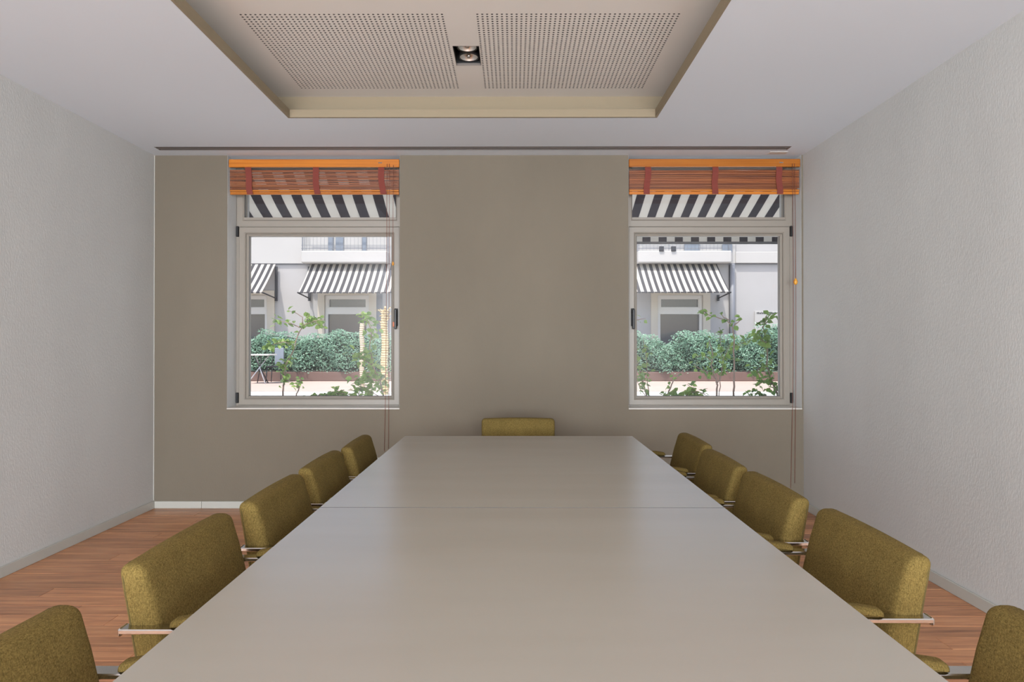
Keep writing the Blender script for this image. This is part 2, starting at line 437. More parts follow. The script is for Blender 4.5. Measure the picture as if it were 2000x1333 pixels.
# upper ceiling with openings for the two perforated panels and the downlight
p = 0.025; NX, NY = 42, 40
PY0 = 3.39 - p / 2; PY1 = PY0 + NY * p
PA0 = -1.392 - p / 2; PA1 = PA0 + NX * p
PB0 = -0.187 - p / 2; PB1 = PB0 + NX * p
DX0, DX1, DY0, DY1 = -0.347, -0.197, 3.750, 4.012
xs = sorted([CX0, CX1, PA0, PA1, PB0, PB1, DX0, DX1]); ys = sorted([CY0, CY1, PY0, PY1, DY0, DY1])
hole = lambda x, y: (PA0 < x < PA1 and PY0 < y < PY1) or (PB0 < x < PB1 and PY0 < y < PY1) or (DX0 < x < DX1 and DY0 < y < DY1)
mb = MB(); grid_cells(xs, ys, hole, lambda a, b, c, d: mb.box(a, b, c, d, ZU, ZU + 0.0125))
uc = put('ceiling', mb, m_tray, kind='structure')
def perforated(x0, y0, label):
    vs = []; fs = []; vid = {}; n8 = 8; r = 0.0062; h = 0.0125
    def V(x, y, z):
        k = (round(x, 5), round(y, 5), z)
        if k not in vid: vid[k] = len(vs); vs.append((x, y, z))
        return vid[k]
    for i in range(NX):
        for j in range(NY):
            ax, ay = x0 + i * p, y0 + j * p; cx, cy = ax + p / 2, ay + p / 2
            sq = [(ax + p, cy), (ax + p, ay + p), (cx, ay + p), (ax, ay + p), (ax, cy), (ax, ay), (cx, ay), (ax + p, ay)]
            lo = [V(cx + r * math.cos(math.pi / 4 * k), cy + r * math.sin(math.pi / 4 * k), ZU) for k in range(8)]
            hi = [V(cx + r * math.cos(math.pi / 4 * k), cy + r * math.sin(math.pi / 4 * k), ZU + h) for k in range(8)]
            s0 = [V(q[0], q[1], ZU) for q in sq]
            for k in range(8):
                l = (k + 1) % 8
                fs.append((s0[k], lo[k], lo[l], s0[l])); fs.append((lo[k], hi[k], hi[l], lo[l]))
    b = MB(); b.add(vs, fs); me = b.mesh('perforated_panel'); me.materials.append(m_tray); me.materials.append(m_back_pad)
    for k_, pl in enumerate(me.polygons): pl.material_index = k_ % 2
    b = me
    o = put('perforated_panel', b, m_tray, label=label, cat='ceiling panel', group='perforated panels in the ceiling tray')
    bk = MB(); bk.box(x0, x0 + NX * p, y0, y0 + NY * p, ZU + 0.03, ZU + 0.05)
    put('acoustic_backing', bk, m_back_pad, o)
m_back_pad = Mat('grey_fleece', srgb(70, 66, 63), 0.95).m
perforated(PA0, PY0, 'perforated plasterboard panel in the ceiling tray, left of the recessed downlight')
perforated(PB0, PY0, 'perforated plasterboard panel in the ceiling tray, right of the recessed downlight')
# roof above everything
put('ceiling', MB().box(XL, XR, YR, YO, TOP - 0.03, TOP), m_xgrey, kind='structure')

# linear slot diffuser
t_ = empty('slot_diffuser', (0, 5.085, ZC), label='long thin grey slot air diffuser in the ceiling above both windows', cat='air vent')
b = MB(); b.box(SX0, SX1, SY0 - 5.085, SY0 - 5.085 + 0.010, 0.0, 0.012); b.box(SX0, SX1, SY1 - 5.085 - 0.010, SY1 - 5.085, 0, 0.012)
b.box(SX0, SX0 + 0.008, SY0 - 5.085 + .01, SY1 - 5.085 - .01, 0, 0.012); b.box(SX1 - 0.008, SX1, SY0 - 5.085 + .01, SY1 - 5.085 - .01, 0, 0.012)
b.box(SX0 + .008, SX1 - .008, -0.007, 0.007, 0.0, 0.012); put('frame', b, m_slot, t_)
b = MB(); b.box(SX0, SX1, -0.045, 0.045, 0.05, 0.055); b.box(SX0, SX1, -0.047, -0.045, .012, .055); b.box(SX0, SX1, 0.045, 0.047, .012, .055); put('plenum', b, m_dark, t_)
for k in range(9):
    xx = SX0 + 0.01 + k * 0.536
    b = MB()
    for yy in (-0.025, 0.025):
        vs = [(xx, yy - 0.008, 0.030), (xx + 0.520, yy - 0.008, 0.030), (xx + 0.520, yy + 0.012, 0.006), (xx, yy + 0.012, 0.006)]
        b.add([(v[0], v[1], v[2]) for v in vs] + [(v[0], v[1] + 0.002, v[2] + 0.002) for v in vs],
              [(0, 1, 2, 3), (7, 6, 5, 4), (0, 4, 5, 1), (1, 5, 6, 2), (2, 6, 7, 3), (3, 7, 4, 0)])
    put('vane', b, m_slot, t_)
put('cover_plate', MB().cbox(1.985, 2.125, 5.175, 5.235, ZC - 0.004, ZC, 0.0015), m_sill, label='small cream cover plate on the ceiling above the right window', cat='cover plate')

# recessed double downlight
dl = empty('recessed_downlight', ((DX0 + DX1) / 2, (DY0 + DY1) / 2, ZU), label='recessed black ceiling downlight with two round silver lamps', cat='ceiling light')
hw, hl = (DX1 - DX0) / 2, (DY1 - DY0) / 2
b = MB(); b.box(-hw, -hw + .002, -hl, hl, 0.0126, 0.14); b.box(hw - .002, hw, -hl, hl, 0.0126, 0.14); b.box(-hw + .002, hw - .002, -hl, -hl + .002, 0.0126, 0.14)
b.box(-hw + .002, hw - .002, hl - .002, hl, 0.0126, 0.14); b.box(-hw, hw, -hl, hl, 0.14, 0.143); put('housing', b, m_black, dl)
b = MB(); e_ = 0.0022
b.box(-hw, -hw + e_, -hl, hl, -0.0006, 0.0126); b.box(hw - e_, hw, -hl, hl, -0.0006, 0.0126)
b.box(-hw + e_, hw - e_, -hl, -hl + e_, -0.0006, 0.0126); b.box(-hw + e_, hw - e_, hl - e_, hl, -0.0006, 0.0126); put('trim_frame', b, m_slot, dl)
for sy in (-1, 1):
    c = (0.004, sy * 0.066, 0.0)
    b = MB(); b.lathe([(0.0525, 0.020), (0.060, 0.018), (0.063, 0.030), (0.063, 0.075), (0.0535, 0.075), (0.0525, 0.030)], c, 32, cap=False); rg = put('lamp_ring', b, m_black, dl)
    b = MB(); b.lathe([(0.052, 0.021), (0.049, 0.026), (0.042, 0.038), (0.030, 0.048), (0.012, 0.053), (0.004, 0.054), (0.004, 0.057), (0.034, 0.052), (0.052, 0.030)], c, 32, cap=False)
    rf = put('reflector', b, m_reflector, dl)
    b = MB(); b.lathe([(0.002, 0.018), (0.010, 0.019), (0.013, 0.024), (0.013, 0.036), (0.008, 0.052)], c, 16); put('bulb_cap', b, m_chrome, rf)

# ------------------------------------------------------------------ windows
def window(idx, mirror):
    """built for the left window, mirrored in x for the right one"""
    sg = -1 if mirror else 1
    def X(a, b): return (a, b) if sg > 0 else (-b, -a)
    root = empty('window_%d' % idx, (0, 0, 0), kind='structure')
    x0, x1 = X(-2.267, -0.903)
    fr = MB(); y0, y1 = 5.442, 5.52
    a, b2 = X(-2.267, -2.242); fr.box(a, b2, y0, y1, SILL, 2.251)
    a, b2 = X(-0.930, -0.903); fr.box(a, b2, y0, y1, SILL, 2.251)
    a, b2 = X(-2.242, -0.930); fr.box(a, b2, y0, y1, SILL, 0.797)
    fr.mitre_ring(x0, x1, 2.251, ZC, 0.060, y0, y1, 0.004)
    # inner rebate behind the sash
    ux0, ux1 = X(-2.242, -0.930); 
    put('window_frame', fr, m_frame, root)
    tr = MB(); tr.box(x0 + .06, x1 - .06, y0 + 0.006, y1 - .01, 2.311, 2.330); put('transom_bead', tr, m_frame, root)
    a, b2 = X(-2.2405, -0.9315)
    sash = MB(); sash.mitre_ring(a, b2, 0.7985, 2.2485, 0.052, y0 - 0.012, y1 - 0.01, 0.004)
    sash.mitre_ring(a + .052, b2 - .052, 0.8505, 2.1965, 0.019, y0 + 0.002, y1 - 0.015, 0.005)
    s_ = put('sash', sash, m_frame, root)
    g = MB(); a, b2 = X(-2.171, -1.000); g.box(a, b2, y0 + 0.028, y0 + 0.034, 0.871, 2.180)
    put('pane', g, m_glass, root)
    gk = MB(); gk.ring(a - .001, b2 + .001, 0.869, 2.181, 0.004, y0 + 0.0272, y0 + 0.0278); put('gasket', gk, m_gasket, root)
    g = MB(); a, b2 = X(-2.206, -0.964); g.box(a, b2, y0 + 0.028, y0 + 0.034, 2.331, ZC - 0.06); put('pane', g, m_glass, root)
    gk = MB(); gk.ring(a, b2, 2.329, ZC - 0.061, 0.004, y0 + 0.0272, y0 + 0.0278); put('gasket', gk, m_gasket, root)
    for z in (2.17, 0.815):
        a, b2 = X(-2.262, -2.2425)
        put('hinge', MB().cbox(a, b2, y0 - 0.020, y0 - 0.001, z, z + 0.085, 0.003), m_black, root)
    # handle
    hx = -0.958 if sg > 0 else 0.941
    if sg < 0: hx = 0.963
    h = empty('handle', (0, 0, 0), parent=root)
    b = MB(); b.cbox(hx - 0.014, hx + 0.014, y0 - 0.024, y0 - 0.012, 1.44, 1.585, 0.004)
    b.cbox(hx - 0.010, hx + 0.010, y0 - 0.052, y0 - 0.024, 1.54, 1.575, 0.004)
    b.cbox(hx - 0.009, hx + 0.011, y0 - 0.062, y0 - 0.046, 1.415, 1.578, 0.005)
    put('lever', b, m_black, h)
    if sg > 0:
        put('key_tag', MB().cbox(hx - 0.026, hx - 0.012, y0 - 0.03, y0 - 0.025, 1.435, 1.475, 0.002), Mat('orange_plastic', srgb(196, 96, 44), 0.4).m, h)
    # sill board, cream, slightly proud of the wall
    put('window_sill', MB().cbox(x0, x1, YB - 0.006, y0 - 0.001, SILL, SILL + 0.010, 0.002), m_sill, root)
    # exterior sill
    put('exterior_sill', MB().cbox(x0, x1, y1 + .001, YO + 0.04, SILL - 0.0, SILL + 0.012, 0.002), m_xwhite, root)
window(1, False); window(2, True)
# light plaster lining of the two window reveals
mb = MB()
for a, b2 in WIN:
    mb.box(a, a + 0.0012, YB + 0.003, 5.441, SILL + 0.010, ZC); mb.box(b2 - 0.0012, b2, YB + 0.003, 5.441, SILL + 0.010, ZC)
put('trim_6', mb, m_wall, kind='structure')
# white outer reveals and outer render of our own wall
mb = MB()
for a, b2 in WIN:
    mb.box(a, a + 0.024, 5.521, YO, SILL + 0.012, ZC); mb.box(b2 - 0.024, b2, 5.521, YO, SILL + 0.012, ZC)
hole = lambda x, z: SILL < z < ZC and any(a < x < b for a, b in WIN)
grid_cells([-6, WIN[0][0], WIN[0][1], WIN[1][0], WIN[1][1], 6], [0.3, SILL, ZC, TOP], hole, lambda a, b, c, d: mb.box(a, b, YO, YO + 0.015, c, d))
put('trim_5', mb, m_xwhite, kind='structure')

# ------------------------------------------------------------------ bamboo blinds
def blind(x0, x1, label, dense, cordx, cord_low, acorn, offs):
    yb = 5.300
    t = empty('bamboo_blind', ((x0 + x1) / 2, yb, 2.76), label=label, cat='blind', group='raised bamboo blinds')
    cx = (x0 + x1) / 2
    put('headrail', MB().cbox(x0 - cx, x1 - cx, -0.022, 0.0, -0.062, 0.0, 0.003), m_rail, t)
    put('mounting_board', MB().box(x0 - cx + .002, x1 - cx - .002, 0.0, 0.035, -0.045, -0.001), m_dark, t)
    put('hook', MB().cbox(x1 - cx - 0.165, x1 - cx - 0.135, -0.0235, -0.0221, -0.034, -0.026, 0.0005), m_chrome, t)
    L = x1 - x0 - 0.008; n = 14; rnd = random.Random(int(x0 * 100))
    z = -0.082
    for k in range(n):
        h = rnd.uniform(0.0075, 0.0095); b = MB(); sag = rnd.uniform(-0.0035, 0.0025); seg = 6; vs = []
        for i in range(seg + 1):
            u = i / seg; x = -L / 2 + L * u; zz = z + sag * math.sin(math.pi * u * rnd.choice((1, 1, 2))) * 1.0
            for (dy, dz) in ((-0.0015, 0), (0.0015, 0), (0.0015, -h), (-0.0015, -h)): vs.append((x, dy - 0.008 + 0.001 * (k % 2), zz + dz))
        fs = []
        for i in range(seg):
            for q in range(4):
                r_ = (q + 1) % 4; fs.append((i * 4 + q, i * 4 + r_, (i + 1) * 4 + r_, (i + 1) * 4 + q))
        fs += [(0, 3, 2, 1), (seg * 4, seg * 4 + 1, seg * 4 + 2, seg * 4 + 3)]
        b.add(vs, fs); put('slat', b, m_bamboo, t); z -= h + (0.0028 if not dense else 0.0020) 
    # folds behind the front drop
    b = MB(); zz = -0.090
    while zz > -0.235:
        h = rnd.uniform(0.006, 0.009)
        for q, yy in enumerate((0.010, 0.020) if dense else (0.008,)):
            if dense or rnd.random() < 0.45:
                xa = -L / 2 + rnd.uniform(0, 0.01); xb = L / 2 - rnd.uniform(0, 0.01)
                b.box(xa, xb, yy, yy + 0.003, zz - h, zz)
        zz -= h + (0.001 if dense else 0.006)
    bk = put('folded_slats', b, m_bamboo, t, kind='stuff')
    for k, (za, zb, dy) in enumerate(((-0.240, -0.254, -0.013), (-0.255, -0.277, -0.006))):
        put('bottom_rail', MB().cbox(-L / 2, L / 2, dy, dy + 0.010, zb, za, 0.002), m_rail, t)
    for q, xo in enumerate(offs):
        X0 = x0 - cx + xo; b = MB(); vs = []; seg = 10; w = 0.048; sl = rnd.uniform(-0.012, 0.02)
        for i in range(seg + 1):
            u = i / seg; z_ = -0.060 - 0.216 * u; xx = X0 + sl * u + 0.004 * math.sin(u * 6 + q); yy = -0.014 - 0.008 * math.sin(u * math.pi) - 0.003 * math.sin(u * 9)
            for (dx, dy) in ((-w / 2, 0), (w / 2, 0), (w / 2, -0.002), (-w / 2, -0.002)): vs.append((xx + dx, yy + dy, z_))
        fs = []
        for i in range(seg):
            for k in range(4):
                l = (k + 1) % 4; fs.append((i * 4 + k, (i + 1) * 4 + k, (i + 1) * 4 + l, i * 4 + l))
        fs += [(0, 1, 2, 3), (seg * 4 + 3, seg * 4 + 2, seg * 4 + 1, seg * 4)]
        b.add(vs, fs); put('fabric_tape', b, m_tape, t)
    for i, cxx in enumerate(cordx):
        pts = []; lo = cord_low[i]
        for k in range(13):
            u = k / 12; pts.append((cxx - cx + 0.006 * math.sin(3 * u + i) * u + (0.02 if i == 0 else -0.0) * -u * u, -0.032 - 0.015 * math.sin(math.pi * u), -0.04 + (lo - 2.76 + 0.04) * u))
        put('pull_cord', MB().tube(pts, 0.0019, 5), m_cord, t)
    ax, az, rr = acorn
    b = MB(); b.lathe([(0.002, -0.022 * rr), (0.008 * rr, -0.019 * rr), (0.012 * rr, -0.008 * rr), (0.0125 * rr, 0.002), (0.008 * rr, 0.011 * rr), (0.005 * rr, 0.018 * rr), (0.002, 0.02 * rr)], (ax - cx, -0.045, az - 2.76), 16)
    put('cord_pull', b, m_acorn, t)
    b = MB(); b.tube([(ax - cx, -0.032, -0.05), (ax - cx, -0.045, (az - 2.76) / 2), (ax - cx, -0.045, az - 2.745)], 0.0017, 5); put('pull_cord', b, m_cord, t)
blind(-2.260, -0.909, 'orange bamboo blind drawn up in the left window, daylight showing through its slats', False, (-1.003, -0.985), (0.45, 0.47), (-0.953, 1.93, 0.75), (0.150, 0.685, 1.205))
blind(0.909, 2.262, 'orange bamboo blind drawn up in the right window, its slats packed tight and opaque', True, (2.195, 2.212), (0.16, 0.20), (2.212, 1.788, 1.25), (0.150, 0.680, 1.185))

# ------------------------------------------------------------------ conference tables
def table(y0, y1, label, seam):
    x0, x1 = -0.670, 0.725; cx, cy = (x0 + x1) / 2, (y0 + y1) / 2
    t = empty('conference_table', (cx, cy, 0), label=label, cat='table', group='conference tables pushed end to end')
    hx, hy = (x1 - x0) / 2, (y1 - y0) / 2
    put('tabletop', MB().cbox(-hx, hx, -hy, hy, 0.702, 0.730, 0.0004), m_table, t)
    ys_ = seam * hy; put('edge_band', MB().box(-hx + .0005, hx - .0005, min(ys_, ys_ + seam * 0.0009), max(ys_, ys_ + seam * 0.0009), 0.7022, 0.7296), m_gasket, t)
    ap = MB(); w_ = 0.245; ap.box(-w_, w_, -hy + .10, -hy + .13, 0.645, 0.702); ap.box(-w_, w_, hy - .16, hy - .13, 0.645, 0.702)
    ap.box(-w_, -w_ + .03, -hy + .13, hy - .16, 0.645, 0.702); ap.box(w_ - .03, w_, -hy + .13, hy - .16, 0.645, 0.702)
    put('apron', ap, m_steelpale, t)
    for sx in (-1, 1):
        for sy in (-1, 1):
            x = sx * 0.22; y = sy * (hy - 0.165)
            put('leg', MB().cbox(x - .025, x + .025, y - .025, y + .025, 0.0, 0.645, 0.003), m_steelpale, t)
table(2.3115, 4.105, 'far grey laminate conference table, its end toward the windows', -1)
table(0.52, 2.3045, 'near grey laminate conference table, running out of the bottom of the picture', 1)

# ------------------------------------------------------------------ cantilever armchairs
LEAN = 0.15
def make_chair():
    root = empty('cantilever_armchair', (0, 0, 0))
    def back_fn(x, y, z):
        u = (z - 0.40) / 0.39; hump = max(0, 1 - (y / 0.25) ** 2)
        dx = -(z - 0.79) * LEAN                       # lower part further forward
        puff = 0.010 * hump * math.sin(math.pi * min(1, max(0, u)))
        if x > -0.240: x = x + puff + 0.042 * (1 - min(1, max(0, u))) ** 0.8
        # narrower towards the bottom
        y = y * (0.955 + 0.045 * min(1, max(0, u * 1.2)))
        if z > 0.70: z = z - 0.006 * (y / 0.25) ** 2
        return (x + dx, y, z)
    b = MB(); b.rbox(-0.270, -0.212, -0.250, 0.250, 0.395, 0.790, 0.022, fn=back_fn, div=(2, 12, 10))
    bk = put('backrest', b, m_fab, root)
    # sewn seam round the rear edge of the cushion
    pts = []
    hw, z0, z1, r = 0.2475, 0.405, 0.786, 0.03
    loop = []
    for (cy, cz, a0) in ((hw - r, z1 - r, 0), (-hw + r, z1 - r, 90), (-hw + r, z0 + r, 180), (hw - r, z0 + r, 270)):
        for k in range(5):
            a = math.radians(a0 + 22.5 * k); loop.append((cy + r * math.cos(a), cz + r * math.sin(a)))
    for (yy, zz) in loop:
        q = back_fn(-0.2575, yy, zz); pts.append((q[0], q[1] * 1.0035, q[2] + (0.001 if zz > 0.7 else 0)))
    dense = []
    for i in range(len(pts)):
        p0, p1 = Vector(pts[i]), Vector(pts[(i + 1) % len(pts)]); n = max(1, int((p1 - p0).length / 0.05))
        for k in range(n): dense.append(p0.lerp(p1, k / n))
    sm = put('seam', MB().tube(dense, 0.0017, 5, closed=True), m_seam, bk)
    def seat_fn(x, y, z):
        if z > 0.42: z += 0.012 * max(0, 1 - (y / 0.235) ** 2) * max(0, 1 - ((x - 0.03) / 0.25) ** 2)
        return (x, y, z)
    b = MB(); b.rbox(-0.205, 0.255, -0.228, 0.228, 0.365, 0.455, 0.028, fn=seat_fn, div=(6, 6, 2))
    st = put('seat', b, m_fab, root)
    # flat-bar side frames
    path = [(-0.249, 0.6425)]
    path += [(-0.12, 0.6425), (0.05, 0.6425), (0.13, 0.6425)]
    for k in range(1, 13):                            # big front bend
        a = math.radians(90 - k * 10); path.append((0.13 + 0.14 * math.cos(a), 0.5025 + 0.14 * math.sin(a)))
    lx, lz = path[-1]
    for k in range(1, 6):
        u = k / 6; path.append((lx + (0.10 - lx) * u, lz + (0.10 - lz) * u))
    for k in range(0, 7):                             # foot bend
        a = math.radians(-20 - k * 11.7); path.append((0.02 + 0.094 * math.cos(a), 0.100 + 0.094 * math.sin(a)))
    path += [(-0.08, 0.006), (-0.25, 0.006)]
    fr = []
    for s in (-1, 1):
        y0, y1 = sorted((s * 0.235, s * 0.272))
        b = MB(); b.sweep_flat(path, y0, y1, 0.0115)
        # upturned rounded end fixing the arm to the back
        b.cbox(-0.254, -0.245, y0, y1, 0.630, 0.6500, 0.004)
        fr.append(put('side_frame', b, m_chrome, root))
        def pad_fn(x, y, z, s=s):
            if z > 0.66:
                u = (x + 0.138) / 0.26; z -= 0.010 * (1 - min(1, max(0, u * 4))) + 0.006 * (1 - min(1, max(0, (1 - u) * 4)))
            return (x, y, z)
        b = MB(); b.rbox(-0.138, 0.122, y0 - 0.002, y1 + 0.002, 0.6487, 0.6765, 0.0125, fn=pad_fn, div=(6, 2, 1))
        fr.append(put('armrest_pad', b, m_fab, root))
    c1 = put('crossbar', MB().box(0.205, 0.245, -0.236, 0.236, 0.352, 0.3635), m_chrome, root)
    c2 = put('crossbar', MB().box(-0.15, -0.11, -0.20, 0.20, 0.352, 0.3635), m_chrome, root)
    c3 = put('crossbar', MB().box(-0.25, -0.213, -0.236, 0.236, 0.0005, 0.0115), m_chrome, root)
    kids(root, bk, st, *fr, c1, c2, c3); kids(bk, sm)
    return root
LX, RX = -0.640, 0.722
chairs = [
 ((LX - 0.000, 1.070), 0, 'olive armchair on the left of the table, nearest, cut off by the picture\'s left edge'),
 ((LX - 0.003, 1.780), 0.0, 'olive armchair on the left of the table, second from the camera, largest in full view'),
 ((LX + 0.022, 2.385), 0, 'olive armchair on the left of the table, middle one of five'),
 ((LX + 0.022, 2.972), 0, 'olive armchair on the left of the table, second from the window wall'),
 ((LX + 0.048, 3.532), 1, 'olive armchair on the left of the table, closest to the window wall'),
 ((RX - 0.005, 1.075), 180, 'olive armchair on the right of the table, nearest, cut off by the picture\'s right edge'),
 ((RX + 0.012, 1.845), 180, 'olive armchair on the right of the table, second from the camera, largest in full view'),
 ((RX - 0.012, 2.450), 180, 'olive armchair on the right of the table, middle one of five'),
 ((RX - 0.017, 3.020), 180, 'olive armchair on the right of the table, second from the window wall'),
 ((RX + 0.015, 3.620), 180, 'olive armchair on the right of the table, closest to the window wall'),
 ((0.028, 4.345), -90, 'olive armchair at the far head of the table, facing the camera'),
]
proto = make_chair()
for i, ((x, y), a, lab) in enumerate(chairs):
    o = proto if i == 0 else dup(proto)
    o.location = (x, y, 0); o.rotation_euler = (0, 0, math.radians(a))
    tag(o, lab, 'chair', 'olive cantilever armchairs round the conference tables')

# ================================================================== outside
GZ = 0.30
put('ground', MB().box(-16, 16, YO, 14.05, GZ - 0.4, GZ), m_white_pave, label='white paved terrace below the windows', kind='structure')
put('ground', MB().box(-16, 16, 14.17, 22, GZ - 0.4, GZ), m_pave, label='pinkish paving in front of the far hedge', kind='structure')
put('trim_4', MB().box(-16, 16, 14.05, 14.17, GZ - 0.4, GZ - 0.012), m_teal, kind='structure')

# building across the garden
D = 20.0; B = empty('building', (0, D, 0), label='white and grey building across the garden, with awnings over its windows', cat='building')
def P(px, d=D): return (px - 1004) * d / F
def Z(py, d=D): return CAMZ + (673 - py) * d / F
led = Z(515)
# lower wall with window openings
wins = [(P(420), P(522), Z(577)), (P(634), P(721), Z(577)), (P(1284), P(1372), Z(577))]
xs = sorted([-16, 16] + [w[0] for w in wins] + [w[1] for w in wins]); zs = [GZ - .1, 0.9, wins[0][2], led]
b = MB(); hole = lambda x, z: 0.9 < z < wins[0][2] and any(w[0] < x < w[1] for w in wins)
grid_cells(xs, zs, hole, lambda a, c, z0, z1: b.box(a, c, 0, 0.3, z0, z1))
put('lower_wall', b, m_xgrey, B)
put('upper_wall', MB().box(-16, P(1437, 19.9), -0.06, 0.3, led, 5.2), m_xwhite, B)
put('upper_wall', MB().box(P(1437, 19.9), 16, 0.03, 0.3, Z(493), 5.2), m_xgrey, B)
put('ledge', MB().cbox(P(1437, 19.9), 16, -0.10, 0.3, led, Z(493), 0.01), m_xwhite, B)
put('shadow_joint', MB().box(-16, 16, -0.03, 0.0, led - 0.03, led), m_pipe, B)
put('roof', MB().box(-16, 16, -0.3, 0.5, 5.2, 5.3), m_xwhite, B)
for (a, c, zt) in wins:
    wd = empty('window', (0, 0, 0), parent=B)
    f = MB(); zb = 0.9
    f.ring(a, c, zb, zt, 0.09, 0.02, 0.10); f.box(a + .09, c - .09, 0.02, 0.10, Z(614), Z(602))
    f.ring(a + .09, c - .09, Z(602), zt - 0.09, 0.03, 0.05, 0.11)
    put('window_frame', f, m_xframe, wd)
    put('pane', MB().box(a + .05, c - .05, 0.11, 0.13, Z(602), zt - 0.03), m_farglass, wd)
    put('pane', MB().box(a + .05, c - .05, 0.11, 0.13, zb + 0.05, Z(614)), m_farglass, wd)
    s = MB(); s.box(a - 0.20, a, -0.05, 0.02, GZ, zt + 0.14); s.box(c, c + 0.22, -0.05, 0.02, GZ, zt + 0.14); s.box(a, c, -0.05, 0.02, zt, zt + 0.14)
    put('surround', s, m_xcream, wd)
# recess strip right of the middle window
put('corner_strip', MB().box(P(733) + .02, P(747), -0.03, -0.001, GZ, led - .03), m_pipe, B)
# balconies with railing, shutters behind
for (xa, xb, side) in ((P(581, 19.3), P(752, 19.3), 0), (P(1250, 19.3), P(1436, 19.3), 1)):
    bl = empty('balcony', (0, 0, 0), parent=B)
    s = MB(); s.cbox(xa, xb, -0.42, -0.061, Z(511, 19.3), Z(487, 19.3), 0.03); put('slab', s, m_xwhite, bl)
    r = MB(); zt = Z(487, 19.3); r.box(xa, xb, -0.40, -0.38, zt + 1.0, zt + 1.04); r.box(xa, xb, -0.395, -0.385, zt + 0.06, zt + 0.075)
    r.box(xa, xb, -0.395, -0.385, zt + 0.16, zt + 0.17)
    x = xa + 0.02; k = 0
    while x < xb:
        w = 0.016 if k % 8 == 0 else 0.006
        r.box(x, x + w, -0.395, -0.395 + w, zt, zt + 1.0); x += 0.11; k += 1
    for yy in (-0.3, -0.2, -0.12): r.box(xa + .01, xa + .02, yy, yy + .01, zt, zt + 1.0); r.box(xb - .02, xb - .01, yy, yy + .01, zt, zt + 1.0)
    put('railing', r, m_pipe, bl)
for (pa, pb) in ((640, 650), (655, 670), (706, 715), (1337, 1367), (1411, 1430)):
    put('shutter', MB().box(P(pa, 19.9), P(pb, 19.9), -0.10, -0.065, Z(487, 19.9) - .1, 5.15), m_blue, B)
for (pa, pb) in ((1293, 1302), (1317, 1326)):
    put('wall_box', MB().box(P(pa, 19.2), P(pb, 19.2), -0.46, -0.40, Z(487, 19.2), Z(478, 19.2)), m_iron, B)
put('downpipe', MB().tube([(P(1428), -0.10, GZ), (P(1428), -0.10, led - 0.02)], 0.075, 12), m_pipe, B)
put('downpipe', MB().tube([(P(1424), -0.04, GZ), (P(1424), -0.04, led - 0.05)], 0.02, 8), m_iron, B)

# sign panel
sg = empty('sign_panel', (P(1500), D - 0.02, Z(626)), label='white sign panel on the grey wall above the hedge, small dark lettering', cat='sign')
put('board', MB().cbox(-0.42, 0.36, -0.03, 0.0, -0.40, Z(608) - Z(626), 0.005), m_xwhite, sg)
b = MB(); x = -0.36; rr = random.Random(3)
while x < 0.18:
    w = rr.uniform(0.02, 0.05); b.box(x, x + w, -0.034, -0.0301, 0.185, 0.185 + rr.uniform(0.04, 0.065)); x += w + 0.012
put('lettering', b, m_iron, sg)

# striped awnings
def awning(name_label, xa, xb, ytop, ztop, yf, zf, vh, period, side_mat, group, sagw=0.0, thick=0.006, phase=0.0, dark=srgb(98, 98, 102), light=srgb(226, 222, 214), arms=True, arm_mat=None):
    t = empty('awning', ((xa + xb) / 2, ytop, ztop), label=name_label, cat='awning', group=group); cx = (xa + xb) / 2
    M_ = stripes('awning_canvas', period, dark, light, phase).m
    n = int((xb - xa) / period * 4); rows = 6; vs = []; b = MB()
    dy, dz = yf - ytop, zf - ztop
    for j in range(rows + 1):
        u = j / rows; sag = -0.03 * math.sin(math.pi * u)
        for i in range(n + 1):
            x = xa - cx + (xb - xa) * i / n
            w = sagw * math.cos(i * math.pi / 2) * u
            vs.append((x, dy * u, dz * u + sag + w))
    fs = [(j * (n + 1) + i, j * (n + 1) + i + 1, (j + 1) * (n + 1) + i + 1, (j + 1) * (n + 1) + i) for j in range(rows) for i in range(n)]
    m0 = len(vs); vs2 = [(v[0], v[1], v[2] + thick) for v in vs]
    b.add(vs, fs, True); b.add(vs2, [tuple(reversed(f)) for f in fs], True)
    put('canopy', b, M_, t)
    b = MB(); vs = []
    for j in range(2):
        for i in range(n + 1):
            x = xa - cx + (xb - xa) * i / n; w = sagw * math.cos(i * math.pi / 2)
            vs.append((x, dy - 0.012 + w * 0.5, dz + w - vh * j + 0.004))
    fs = [(i, i + 1, n + 2 + i, n + 1 + i) for i in range(n)]
    b.add(vs, fs); b.add([(v[0], v[1] + 0.004, v[2]) for v in vs], [tuple(reversed(f)) for f in fs])
    put('valance', b, M_, t)
    if vh > 0.1:   # darker doubled hem
        put('hem', MB().box(xa - cx, xb - cx, dy - 0.017, dy - 0.013, dz - vh + .004, dz - vh + 0.030), Mat('hem_tape', srgb(120, 118, 118), 0.9).m, t)
    am = arm_mat or m_iron
    put('front_bar', MB().tube([(xa - cx - 0.02, dy, dz - 0.01), (xb - cx + 0.02, dy, dz - 0.01)], 0.016, 8), am, t)
    if arms:
        for s, xx in ((-1, xa - cx - 0.03), (1, xb - cx + 0.03)):
            zl = dz - 0.10
            put('arm', MB().tube([(xx, -0.04, zl), (xx, dy, dz - 0.01)], 0.02, 6), am, t)
            put('bracket', MB().box(xx - 0.035, xx + 0.035, -0.045, -0.002, zl - 0.08, zl + (0.10 if s * side_mat >= 0 else 0.95)), am, t)
    return t
zt, zf_ = Z(517), Z(571, 18.85)
G2 = 'striped awnings on the building across the garden'
awning('striped awning over the far window at the left edge of the left window view', P(400), P(545) - .10, D - .05, zt, 18.85, zf_, 0.03, 0.182, -1, G2, 0.012)
